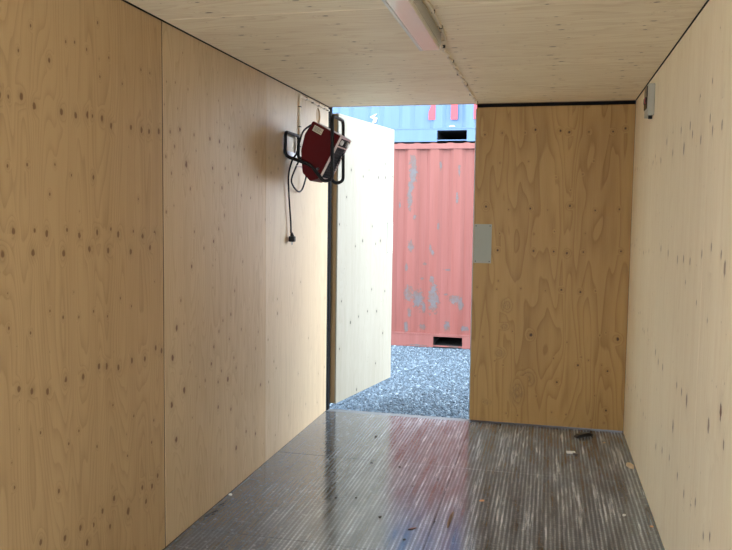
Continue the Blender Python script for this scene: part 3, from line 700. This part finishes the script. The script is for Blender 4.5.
# bolts of the stand
for yy in (-.995, -.75):
    bm = B(); s = 1 if yy < -.87 else -1
    cyl(bm, Vector((.225, yy-s*.004, 1.775))-ho, Vector((.225, yy+s*.028, 1.775))-ho, .007, n=10); obj('bolt', bm, SCREW, he)
# wall bracket that the rear bar hangs on
bm = B(); box(bm, -.0195, -.004, -.09, .10, .13, .17, .002); box(bm, -.004, .012, -.06, -.03, .118, .132, .002); obj('wall_bracket', bm, STEELGREY, he)
# mains cable with plug
C1 = [(.18, -.984, 2.045), (.130, -.988, 2.005), (.104, -.988, 1.93), (.088, -.988, 1.87), (.055, -.975, 1.83), (.024, -.95, 1.75), (.018, -.935, 1.66), (.018, -.915, 1.55), (.018, -.892, 1.45), (.018, -.885, 1.375)]
bm = B(); tube(bm, catmull([Vector(q)-ho for q in C1], 6), .0058, 8); obj('mains_cable', bm, BLK, he, smooth='all')
C2 = [(.075, -.86, 1.86), (.035, -.84, 1.80), (.02, -.885, 1.72), (.02, -.86, 1.68), (.02, -.76, 1.645), (.022, -.68, 1.66), (.03, -.64, 1.72), (.05, -.65, 1.79), (.08, -.70, 1.82)]
bm = B(); tube(bm, catmull([Vector(q)-ho for q in C2], 6), .0058, 8); obj('cable_loop', bm, BLK, he, smooth='all')
pb = Vector((.026, -.884, 1.345))-ho
bm = B(); cyl(bm, pb+Vector((-.004, 0, .034)), pb+Vector((0, 0, .008)), .007, .014, 12); box(bm, pb.x-.019, pb.x+.019, pb.y-.018, pb.y+.018, pb.z-.026, pb.z+.010, .006)
pg = obj('plug', bm, BLK, he)
for s in (-1, 1):
    bm = B(); cyl(bm, pb+Vector((0, s*.009, -.026)), pb+Vector((0, s*.009, -.045)), .0024, n=8); obj('plug_pin', bm, STEELGREY, pg)

# ---------------------------------------------------------------- electrical box on the right wall
GB = plain('light_grey_plastic', (.40, .39, .33), .5, var=.05)
WIN = plain('dark_smoked_window', (.02, .018, .018), .2); RSW = plain('red_switch', (.5, .03, .03), .4)
eb = empty('fuse_box', (RW_-.0005, -.90, 2.068), label='small grey fuse box with dark window high on the right wall', cat='fuse box')
obj('casing', box(B(), -.036, -.0005, -.075, .075, 0, .175, .004), GB, eb)
w_ = obj('window_cover', box(B(), -.041, -.0365, -.055, .065, .04, .165, .002), WIN, eb)
for k in range(3): obj('switch', box(B(), -.046, -.0415, -.04+k*.035, -.02+k*.035, .075, .105, .002), RSW if k == 1 else BLK, w_)
obj('cable_gland', cyl(B(), (-.018, -.05, -.018), (-.018, -.05, .002), .011, n=12), BLK, eb)

# ---------------------------------------------------------------- litter on the floor
def chunk(name, label, cat, loc, size, rz, mat, group=None, seed=0, jag=.2):
    rnd = random.Random(seed); bm = B(); sx, sy, sz = size
    poly = []
    n = 7
    for k in range(n):
        a = 2*PI*k/n; r = 1-rnd.uniform(0, jag)
        c, s = math.cos(a), math.sin(a); m = max(abs(c), abs(s))
        poly.append((c/m*r*sx/2, s/m*r*sy/2))
    prism(bm, poly, 2, 0, sz)
    bmesh.ops.bevel(bm, geom=bm.edges[:], offset=min(size)*.15, segments=1, affect='EDGES')
    o = obj(name, bm, mat); o.location = (loc[0], loc[1], .0003); o.rotation_euler = (0, 0, rz)
    return setp(o, label=label, cat=cat, group=group)
CHIP = plain('pale_wood_chip', (.62, .47, .29), .7); ORCH = plain('orange_wood_chip', (.55, .26, .11), .7); BRN = plain('brown_stick', (.20, .12, .06), .7)
BPL = plain('black_plastic', (.012, .012, .013), .35); DKC = plain('dark_crumb', (.03, .025, .022), .8); WPL = plain('white_plastic', (.8, .8, .76), .5)
bs = empty('plastic_offcut', (1.893, -.17, 0), math.radians(38), label='black plastic offcut lying before the closed door leaf', cat='offcut')
bm = B(); prism(bm, [(-.07, .0004), (.065, .0004), (.07, .012), (.03, .026), (-.045, .022), (-.075, .010)], 1, -.022, .012); obj('block', bm, BPL, bs)
bm = B(); box(bm, -.02, .085, .014, .03, .0004, .016, .004); obj('tab', bm, BPL, bs)
wp = empty('plastic_clip', (1.805, -.585, 0), math.radians(5), label='small white plastic clip with a black end on the dark floor', cat='clip')
obj('strip', box(B(), -.032, .022, -.014, .012, .0004, .012, .002), WPL, wp); obj('black_end', box(B(), .004, .036, -.036, -.012, .0004, .009, .002), BPL, wp)
chunk('wood_offcut', 'pale wood offcut lying against the foot of the right wall', 'offcut', (2.140, -.775), (.075, .034, .02), math.radians(110), CHIP, None, 1, .12)
chunk('wood_chip', 'white wood chip lying against the foot of the left wall', 'wood chip', (.020, -1.84), (.022, .016, .007), .3, WPL, None, 2)
chunk('wood_chip', 'tiny pale wood chip on the floor in the door corner by the right wall', 'wood chip', (2.022, -.291), (.02, .014, .005), .8, CHIP, None, 3)
chunk('wood_chip', 'orange wood chip lying on the scuffed floor beside the lengthwise joint', 'wood chip', (1.321, -1.565), (.028, .018, .004), .5, ORCH, None, 4)
chunk('wood_chip', 'small white wood chip on the floor near the right wall', 'wood chip', (2.03, -1.578), (.022, .016, .007), 1.2, WPL, None, 5)
chunk('wood_chip', 'tiny orange wood chip at the foot of the right wall', 'wood chip', (2.148, -1.686), (.018, .014, .004), .2, ORCH, None, 6)
chunk('wood_stick', 'flat brown wood splinter lying along the lengthwise floor joint', 'splinter', (1.190, -1.861), (.016, .21, .003), math.radians(-1), BRN, None, 7, .1)
chunk('wood_splinter', 'dark reddish splinter on the shiny floor', 'splinter', (1.028, -2.018), (.05, .012, .004), .7, plain('reddish_splinter', (.14, .05, .04), .6), None, 8)
for k, (x, y) in enumerate(((.526, -.577), (.672, -1.70), (.57, -1.728), (1.014, -2.15), (1.118, -1.907), (.80, -1.15), (.93, -1.45), (.62, -1.12), (.85, -1.92), (1.05, -1.30), (.45, -1.35))):
    chunk('crumb', 'small dark crumb of dirt on the shiny floor in front of the doorway', 'crumb', (x, y), (.016, .012, .005) if k else (.022, .018, .008), k*1.3, DKC, 'dark crumbs on the floor', 20+k)
ws = empty('wire_scrap', (.03, -2.07, .003), label='curled black wire scrap at the foot of the left wall', cat='wire')
bm = B(); tube(bm, catmull([(-.01, -.08, 0), (.0, -.03, .001), (.018, .0, .004), (.004, .04, .001), (-.006, .08, 0), (.012, .10, .003)], 5), .0028, 6); obj('wire', bm, BLK, ws, smooth='all')
